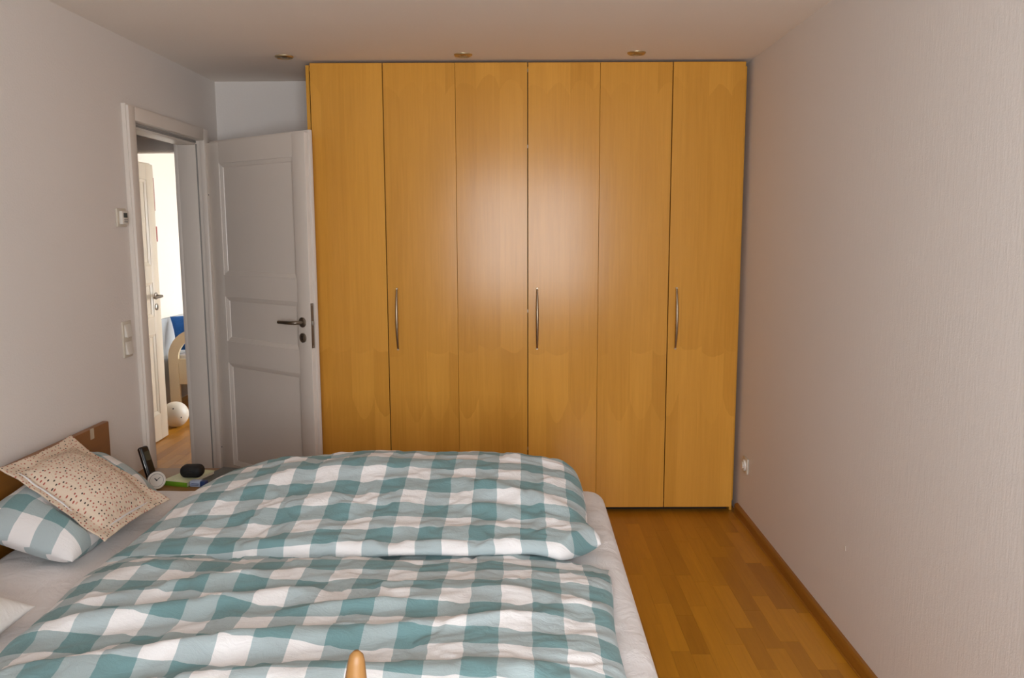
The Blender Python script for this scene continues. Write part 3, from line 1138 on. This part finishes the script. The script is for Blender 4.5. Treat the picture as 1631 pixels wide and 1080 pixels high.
def pillow(name, label, mat, c00, c10, c11, c01, th_top, th_bot, flange=0.0, n=48, group=None, cat='pillow', parent=None, p=2.6, seed=0.0, pinch=0.05, wr=0.006, press=None):
    """filled case over the bilinear patch c00 c10 c11 c01, bulging to both sides"""
    c00, c10, c11, c01 = map(Vector, (c00, c10, c11, c01))
    nrm = ((c10 - c00).cross(c01 - c00)).normalized()
    if nrm.z < 0: nrm = -nrm
    Lu, Lv = (c10 - c00).length, (c01 - c00).length
    bm = bmesh.new()
    uvl = bm.loops.layers.uv.new('UVMap')
    us = spaced(n, 0, 1, 0.12, 9)
    UV = {}

    def pt(u, v, side):
        # pull the middle of every side in a little, as a stuffed case does
        a, b = u * 2 - 1, v * 2 - 1
        uu = 0.5 + 0.5 * a * (1 - pinch * (1 - b * b))
        vv = 0.5 + 0.5 * b * (1 - pinch * (1 - a * a))
        q = (c00 * (1 - uu) + c10 * uu) * (1 - vv) + (c01 * (1 - uu) + c11 * uu) * vv
        fu, fv = flange / Lu, flange / Lv
        d_u = (min(u, 1 - u) - fu) / (0.5 - fu)
        d_v = (min(v, 1 - v) - fv) / (0.5 - fv)
        if d_u <= 0 or d_v <= 0:
            h = 0.0
        else:
            h = (1 - (1 - d_u) ** p) ** 0.6 * (1 - (1 - d_v) ** p) ** 0.6
        w = noise.fractal(Vector((q.x * 9 + seed, q.y * 9, q.z * 9)), 0.9, 2.0, 3) * wr
        f = 0.0025 if flange and 0 < u < 1 and 0 < v < 1 else 0.0
        rim = 0.010 * noise.noise(Vector((q.x * 14 + seed, q.y * 14, 3.3))) * (1 - h) if flange else 0
        if side > 0:
            r_ = q + nrm * (th_top * h + w * (0.3 + h) + f + rim)
            if press:
                r_.z = min(r_.z, max(q.z, press(r_.x, r_.y)))
            return r_
        r_ = q - nrm * (th_bot * h - w * 0.3 * (1 - h) - 0 + f - rim)
        r_.z = max(r_.z, BZ + 0.005) if parent is None and q.y < 4 else r_.z
        return r_
    A = [[bm.verts.new(pt(u, v, 1)) for v in us] for u in us]
    B = [[A[i][j] if i in (0, len(us) - 1) or j in (0, len(us) - 1) else bm.verts.new(pt(us[i], us[j], -1)) for j in range(len(us))] for i in range(len(us))]
    for i, u in enumerate(us):
        for j, v in enumerate(us):
            UV[A[i][j]] = (u * Lu, v * Lv)
            if B[i][j] is not A[i][j]:
                UV[B[i][j]] = (u * Lu + 0.02, v * Lv + 0.02)
    m = len(us)
    for i in range(m - 1):
        for j in range(m - 1):
            bm.faces.new((A[i][j], A[i + 1][j], A[i + 1][j + 1], A[i][j + 1]))
            q = (B[i][j], B[i][j + 1], B[i + 1][j + 1], B[i + 1][j])
            try:
                bm.faces.new(q)
            except ValueError:
                pass
    for f in bm.faces:
        for l in f.loops:
            l[uvl].uv = UV[l.vert]
    o = obj(name, bm, mat, parent, True, True)
    if parent is None:
        tag(o, label, cat, group)
    return o, pt


CC = ((-1.700, 2.525, 0.770), (-1.310, 2.415, 0.562), (-1.275, 2.815, 0.567), (-1.690, 2.925, 0.770))


def under_cushion(x, y):
    """underside of the cushion: the pillow below is pressed flat by it"""
    a, b, c = Vector(CC[0]), Vector(CC[1]), Vector(CC[3])
    e1, e2 = b - a, c - a
    det = e1.x * e2.y - e1.y * e2.x
    dx, dy = x - a.x, y - a.y
    u = (dx * e2.y - dy * e2.x) / det
    v = (e1.x * dy - e1.y * dx) / det
    out = max(0, -u, u - 1, -v, v - 1) * 0.42
    uc, vc = min(1, max(0, u)), min(1, max(0, v))
    return a.z + e1.z * uc + e2.z * vc - 0.016 + 3.2 * out


pillow('pillow', 'green and white gingham pillow by the headboard under the dotted cushion', 'pil_gingham',
       (-1.722, 2.37, 0.622), (-1.352, 2.305, 0.545), (-1.392, 2.980, 0.538), (-1.722, 3.160, 0.640), 0.114, 0.095, group='bed pillows', p=3.0, seed=2.0, pinch=0.03, press=under_cushion)
pillow('pillow', 'plain white pillow at the left edge of the near half of the bed', 'whitepil',
       (-1.725, 1.38, 0.600), (-1.315, 1.40, 0.550), (-1.285, 2.010, 0.548), (-1.72, 2.00, 0.600), 0.105, 0.080, group='bed pillows', p=2.8, seed=8.0, pinch=0.03)

cu = thing('cushion', 'beige cushion dotted in red and black with a flanged border, lying on the gingham pillow', 'cushion', (-1.5, 2.66, 0.60))
cv, cpt = pillow('cushion_cover', None, 'dots', *CC, 0.064, 0.010, flange=0.050, n=56, parent=cu, p=2.2, seed=5.0, pinch=0.06, wr=0.004)
fu = 0.050 / 0.455
for a, b in (((fu * 1.1, fu * .62), (0.64, fu * .62)), ((1 - fu * .62, 0.18), (1 - fu * .62, 0.78))):
    pts = []
    for k in range(22):
        s = k / 21
        u, v = a[0] + (b[0] - a[0]) * s, a[1] + (b[1] - a[1]) * s
        pts.append(cpt(u, v, 1) + Vector((0, 0, 0.001)))
    tube('piping', pts, [0.0045 * min(1, 0.25 + 4 * min(k, 21 - k) / 21) for k in range(22)], 'piping', cv, 8, True, 0.5)

# ------------------------------------------------------------------ nightstand and what lies on it
NZ = 0.458
ns = thing('nightstand', 'low brown wooden nightstand between the bed and the door', 'nightstand', (-1.5, 3.38, 0))
NX0, NX1, NY0, NY1 = -1.728, -1.265, 3.185, 3.570
box('table_top', NX0, NX1, NY0, NY1, NZ - 0.022, NZ, 'nsw', ns, 0.003)
box('side_panel', NX0 + .01, NX1 - .012, NY0 + .012, NY0 + .030, 0.06, NZ - .022, 'nsw', ns, 0.001)
box('side_panel', NX0 + .01, NX1 - .012, NY1 - .030, NY1 - .012, 0.06, NZ - .022, 'nsw', ns, 0.001)
box('back_panel', NX0 + .01, NX0 + .022, NY0 + .030, NY1 - .030, 0.06, NZ - .022, 'nsw', ns)
box('shelf', NX0 + .022, NX1 - .014, NY0 + .030, NY1 - .030, 0.08, 0.098, 'nsw', ns)
dr = box('drawer', NX1 - .30, NX1 - .008, NY0 + .033, NY1 - .033, 0.27, 0.428, 'nsw', ns, 0.002)
lathe('knob', [(0.006, 0), (0.006, 0.012), (0.014, 0.018), (0.012, 0.026), (0.002, 0.028)], 'steel', dr, 20, axis_mtx((NX1 - .008, 3.378, 0.35), (1, 0, 0)))
for x in (NX0 + .015, NX1 - .05):
    for y in (NY0 + .014, NY1 - .048):
        box('leg', x, x + .034, y, y + .034, 0, 0.06, 'nsw', ns, 0.002)


def rbox_bm(bm, sx, sy, sz, r, seg, mtx):
    tmp = bmesh.new()
    add_box(tmp, -sx / 2, sx / 2, -sy / 2, sy / 2, -sz / 2, sz / 2, r, seg)
    tmp.transform(mtx)
    me = bpy.data.meshes.new('tmp')
    tmp.to_mesh(me)
    tmp.free()
    bm.from_mesh(me)
    bpy.data.meshes.remove(me)
    return bm


def rbox(name, sx, sy, sz, r, seg, mtx, mat, parent=None):
    bm = bmesh.new()
    rbox_bm(bm, sx, sy, sz, r, seg, mtx)
    return autosmooth(obj(name, bm, mat, parent), 40)


# cordless phone standing in its cradle, leaning back to the left
ph = thing('cordless_phone', 'black cordless phone with silver edge standing upright on the nightstand', 'phone', (-1.575, 3.300, NZ))
rbox('cradle', 0.062, 0.058, 0.020, 0.006, 3, Matrix.Translation((-1.578, 3.300, NZ + 0.0102)), 'black', ph)
tilt = Matrix.Translation((-1.582, 3.303, NZ + 0.093)) @ Matrix.Rotation(radians(-17), 4, 'Y') @ Matrix.Rotation(radians(-6), 4, 'X') @ Matrix.Rotation(radians(-15), 4, 'Z')
hs = rbox('handset', 0.026, 0.046, 0.162, 0.010, 4, tilt, 'black', ph)
rbox('edge_trim', 0.003, 0.0468, 0.150, 0.001, 1, tilt @ Matrix.Translation((0.004, 0, 0)), 'silver', hs)
rbox('display', 0.002, 0.032, 0.040, 0.0006, 1, tilt @ Matrix.Translation((0.0132, 0, 0.038)), 'lcd', hs)

# small round clock
ck = thing('clock', 'small round white clock with a dark rim beside the black phone', 'clock', (-1.540, 3.262, NZ))
cm = Matrix.Translation((-1.532, 3.262, NZ + 0.0395)) @ Matrix.Rotation(radians(38), 4, 'Z') @ Matrix.Rotation(radians(82), 4, 'X')
lathe('case', [(0.030, -0.016), (0.0365, -0.010), (0.038, 0.000), (0.037, 0.006), (0.033, 0.008)], 'black', ck, 36, cm)
lathe('bezel', [(0.0365, 0.0045), (0.0365, 0.0095), (0.033, 0.0105), (0.031, 0.009)], 'plastic', ck, 36, cm)
fc_ = lathe('clock_face', [(0.031, 0.0078), (0.031, 0.0088)], 'clockface', ck, 36, cm)
lathe('dial_ring', [(0.0262, 0.0089), (0.0268, 0.0093), (0.0278, 0.0093), (0.0284, 0.0089)], 'grey', fc_, 36, cm)
for ang, ln, wd in ((0.6, 0.022, 0.0012), (2.2, 0.015, 0.0020)):
    hm = cm @ Matrix.Translation((0, 0, 0.0096)) @ Matrix.Rotation(ang, 4, 'Z')
    rbox('clock_hand', ln, wd * 2, 0.0008, 0, 1, hm @ Matrix.Translation((ln / 2 - 0.003, 0, 0)), 'black', fc_)


# books
def book(name, label, cx, cy, rz, sx, sy, sz, z0, cover, cover2, group='reading on the nightstand'):
    r = thing(name, label, 'book', (cx, cy, z0), rz, group)
    box('pages', -sx / 2 + .003, sx / 2 - .003, -sy / 2 + .001, sy / 2 - .003, 0.0015, sz - 0.0015, 'paper', r, 0, False)
    box('cover', -sx / 2, sx / 2, -sy / 2, sy / 2, sz - 0.0016, sz, cover2, r, 0, False)
    box('cover', -sx / 2, sx / 2, -sy / 2, sy / 2, 0, 0.0016, cover, r, 0, False)
    box('spine', -sx / 2, sx / 2, -sy / 2 - .0015, -sy / 2, 0, sz, cover, r, 0.0006, False)
    return r


book('book', 'green paperback with a pale cover under the black case', -1.447, 3.392, radians(-16), 0.125, 0.185, 0.020, NZ, 'green', 'palegreen')
mg = thing('magazine', 'dark thin magazine on the right of the nightstand beside the duvet', 'magazine', (-1.335, 3.440, NZ), radians(-12), 'reading on the nightstand')
box('page_block', -0.050, 0.055, -0.125, 0.115, 0, 0.005, 'paper', mg, 0, False)
box('cover', -0.052, 0.057, -0.127, 0.117, 0.005, 0.0062, 'darkmag', mg, 0, False)
# black oval case on the book
cs = thing('spectacle_case', 'rounded black zip case lying on the green book', 'case', (-1.425, 3.372, NZ + 0.0202))
rbox('case_body', 0.096, 0.068, 0.054, 0.0245, 7, Matrix.Translation((-1.423, 3.372, NZ + 0.0202 + 0.0272)), 'blackcloth', cs)
tube('zip', [(-1.423 + 0.048 * cos(a) * (1 if abs(cos(a)) > .3 else 1), 3.372 + 0.034 * sin(a), NZ + 0.0480) for a in [pi * k / 12 - pi for k in range(13)]], 0.0016, 'black', cs, 8)
# small blue and white box
pk = thing('tissue_pack', 'small dark blue packet with a pale printed label before the black case', 'packet', (-1.368, 3.300, NZ), radians(-8))
box('packet', -0.036, 0.036, -0.014, 0.014, 0, 0.026, 'bluepack', pk, 0.004, False)
lb = box('label_band', -0.034, 0.014, -0.0146, 0.0146, 0.0012, 0.0266, 'lightpack', pk, 0.003, False)
for k, (a, b) in enumerate(((-0.028, 0.006), (-0.026, 0.008))):
    box('print_line', a, b, -0.0150, -0.0145, 0.008 + k * 0.006, 0.0105 + k * 0.006, 'bluepack', lb, 0, False)

# ------------------------------------------------------------------ chair between the viewer and the bed (only one post tip shows)
ch = thing('chair', 'light wooden chair whose rounded back post rises before the near duvet', 'chair', (-0.45, 0.86, 0))
PX, PY = -0.2295, 1.050
for y, top in ((PY, 0.951), (0.62, 0.951)):
    pts = [(PX - 0.030, y, 0.0), (PX - 0.020, y, 0.45), (PX - 0.0055, y, 0.80), (PX - 0.0020, y, 0.90), (PX, y, 0.935), (PX + 0.0005, y, top - 0.006), (PX + 0.0005, y, top)]
    tube('back_post', pts, [0.016, 0.020, 0.020, 0.0165, 0.0120, 0.0095, 0.004], 'chair', ch, 16)
for y in (0.63, 1.04):
    tube('leg', [(-0.66, y, 0), (-0.65, y, 0.43)], [0.014, 0.018], 'chair', ch, 14)
box('seat', -0.69, -0.215, 0.60, 1.07, 0.430, 0.455, 'chair', ch, 0.008)
for z in (0.58, 0.70, 0.82):
    box('back_rail', PX - 0.020, PX + 0.002, 0.62, 1.05, z, z + 0.045, 'chair', ch, 0.005)
for y in (0.63, 1.04):
    tube('stretcher', [(-0.655, y, 0.20), (-0.25, y, 0.20)], 0.010, 'chair', ch, 10)

# ------------------------------------------------------------------ the child's room
cb = thing('child_bed', 'cream child bed with an arched end seen through the doorway', 'bed', (-2.55, 7.8, 0))
PYE = 6.90
bm = bmesh.new()
# end board: an arch between two posts, rail below
X0, X1 = -3.068, -2.150
R_out, R_in = 0.26, 0.175
zs, zt = 0.44, 0.70
outer = [(X0 - 0.0, 0.0), (X0, zs)]
for k in range(1, 11):
    a = pi / 2 * k / 10
    outer.append((X0 + R_out * (1 - cos(a)), zs + (zt - zs) * sin(a)))
inner = [(X0 + 0.085, zs)]
for k in range(1, 11):
    a = pi / 2 * k / 10
    inner.append((X0 + 0.085 + R_in * (1 - cos(a)), zs + (zt - 0.085 - zs) * sin(a)))


def strip(bm, A, B, y0, y1):
    """solid band between two outlines of equal length"""
    vs_ = [[bm.verts.new((p[0], y, p[1])) for p in L] for L in (A, B) for y in (y0, y1)]
    a0, a1, b0, b1 = vs_
    n = len(A)
    for k in range(n - 1):
        bm.faces.new((a0[k], a0[k + 1], b0[k + 1], b0[k]))
        bm.faces.new((a1[k], b1[k], b1[k + 1], a1[k + 1]))
        bm.faces.new((a0[k], a1[k], a1[k + 1], a0[k + 1]))
        bm.faces.new((b0[k], b0[k + 1], b1[k + 1], b1[k]))
    bm.faces.new((a0[0], b0[0], b1[0], a1[0]))
    bm.faces.new((a0[-1], a1[-1], b1[-1], b0[-1]))


mir = lambda L: [(X0 + X1 - p[0], p[1]) for p in L]
oo = outer + mir(outer)[::-1]
ii = [(X0 + 0.085, 0.0)] + inner + mir(inner)[::-1] + [(X1 - 0.085, 0.0)]
strip(bm, oo, ii, PYE, PYE + 0.035)
obj('end_board', bm, 'cream', cb)
box('end_rail', X0 + 0.085, X1 - 0.085, PYE + 0.004, PYE + 0.032, 0.212, 0.436, 'cream', cb, 0.003)
box('side_board', X0 + .012, X0 + .04, PYE + 0.035, 8.85, 0.20, 0.40, 'cream', cb, 0.003)
box('side_board', X1 - .04, X1 - .012, PYE + 0.035, 8.85, 0.20, 0.40, 'cream', cb, 0.003)
box('end_rail', X0, X1, 8.85, 8.885, 0.0, 0.70, 'cream', cb, 0.003)
cmx = tag(box('mattress', X0 + .045, X1 - .045, PYE + 0.04, 8.845, 0.29, 0.47, 'sheet', None, 0.03), 'white mattress on the cream child bed', 'mattress')
pillow('pillow', 'blue pillow with a pale print leaning in the child bed', 'blue',
       (-3.030, 6.990, 0.500), (-2.60, 7.02, 0.495), (-2.66, 7.18, 0.82), (-3.128, 7.12, 0.785), 0.05, 0.05, p=2.2, seed=1.0)
bm = bmesh.new()
add_lathe(bm, [(0.070, 0), (0.070, 0.004)], 5, axis_mtx((-2.905, 7.005, 0.775), (0.05, -0.75, 0.62)))
wp = tag(box('shade_board', CHILD_X0, CHILD_X0 + 0.02, 6.62, 8.85, 0.02, 0.775, 'greyblue'), 'made-up low grey board in the tone of the shaded wall behind the child bed', 'panel')  # added board; its grey stands for the shaded lower part of the wall
bm.free()
# ball
bl = thing('ball', 'white ball with small black dots on the floor by the far door', 'ball', (-2.735, 6.22, 0))
lathe('ball_body', [(max(0.0005, 0.1015 * sin(pi * k / 24)), 0.1017 - 0.1015 * cos(pi * k / 24)) for k in range(25)], 'ball', bl, 40, Matrix.Translation((-2.735, 6.22, 0)))
for dx, dz in ((0.020, 0.062), (-0.055, 0.040), (-0.045, -0.062), (0.075, -0.01)):
    dy = -sqrt(0.1015 ** 2 - dx * dx - dz * dz)
    lathe('dot', [(0.006, -0.001), (0.005, 0.0008), (0.001, 0.0012)], 'dark', bl, 12,
          axis_mtx((-2.735 + dx, 6.22 + dy, 0.1017 + dz), (dx, dy, dz)))
# toys beside the ball
rk = thing('toy_track', 'brown and white toy pieces on the floor behind the ball', 'toy', (-2.62, 6.62, 0))
box('wooden_ramp', -2.66, -2.50, 6.70, 6.78, 0.0, 0.05, 'bedwood', rk, 0.004)
rbox('ramp_board', 0.20, 0.07, 0.018, 0.004, 2, Matrix.Translation((-2.58, 6.74, 0.105)) @ Matrix.Rotation(radians(-26), 4, 'Y'), 'bedwood', rk)
rbox('grey_block', 0.10, 0.06, 0.05, 0.006, 2, Matrix.Translation((-2.58, 6.66, 0.0255)), 'grey', rk)
ps = thing('power_strip', 'small white power strip on the floor right of the ball', 'power strip', (-2.555, 6.42, 0))
rbox('strip_body', 0.16, 0.045, 0.035, 0.006, 2, Matrix.Translation((-2.575, 6.42, 0.0177)) @ Matrix.Rotation(radians(10), 4, 'Z'), 'plastic', ps)
for k in range(2):
    lathe('socket', [(0.016, 0), (0.015, 0.0012), (0.002, 0.0012)], 'grey', ps, 16, Matrix.Translation((-2.60 + 0.05 * k, 6.416 + 0.009 * k, 0.0352)))
# pictures on the left wall of the child's room
for y0, y1, z0, z1, lab in ((6.62, 6.985, 1.712, 1.990, 'upper dark print in a dark red frame on the cream wall'),
                            (6.72, 6.995, 1.450, 1.580, 'lower small dark red framed print on the cream wall')):
    p_ = thing('picture', lab, 'picture', (CHILD_X0, (y0 + y1) / 2, z0), group='pictures in the next room')
    bm = bmesh.new()
    for a, b, c, d in ((y0, y0 + .018, z0, z1), (y1 - .018, y1, z0, z1), (y0 + .018, y1 - .018, z0, z0 + .018), (y0 + .018, y1 - .018, z1 - .018, z1)):
        add_box(bm, CHILD_X0, CHILD_X0 + 0.022, a, b, c, d)
    obj('frame', bm, 'red', p_)
    box('print', CHILD_X0, CHILD_X0 + 0.012, y0 + .018, y1 - .018, z0 + .018, z1 - .018, 'teal', p_)
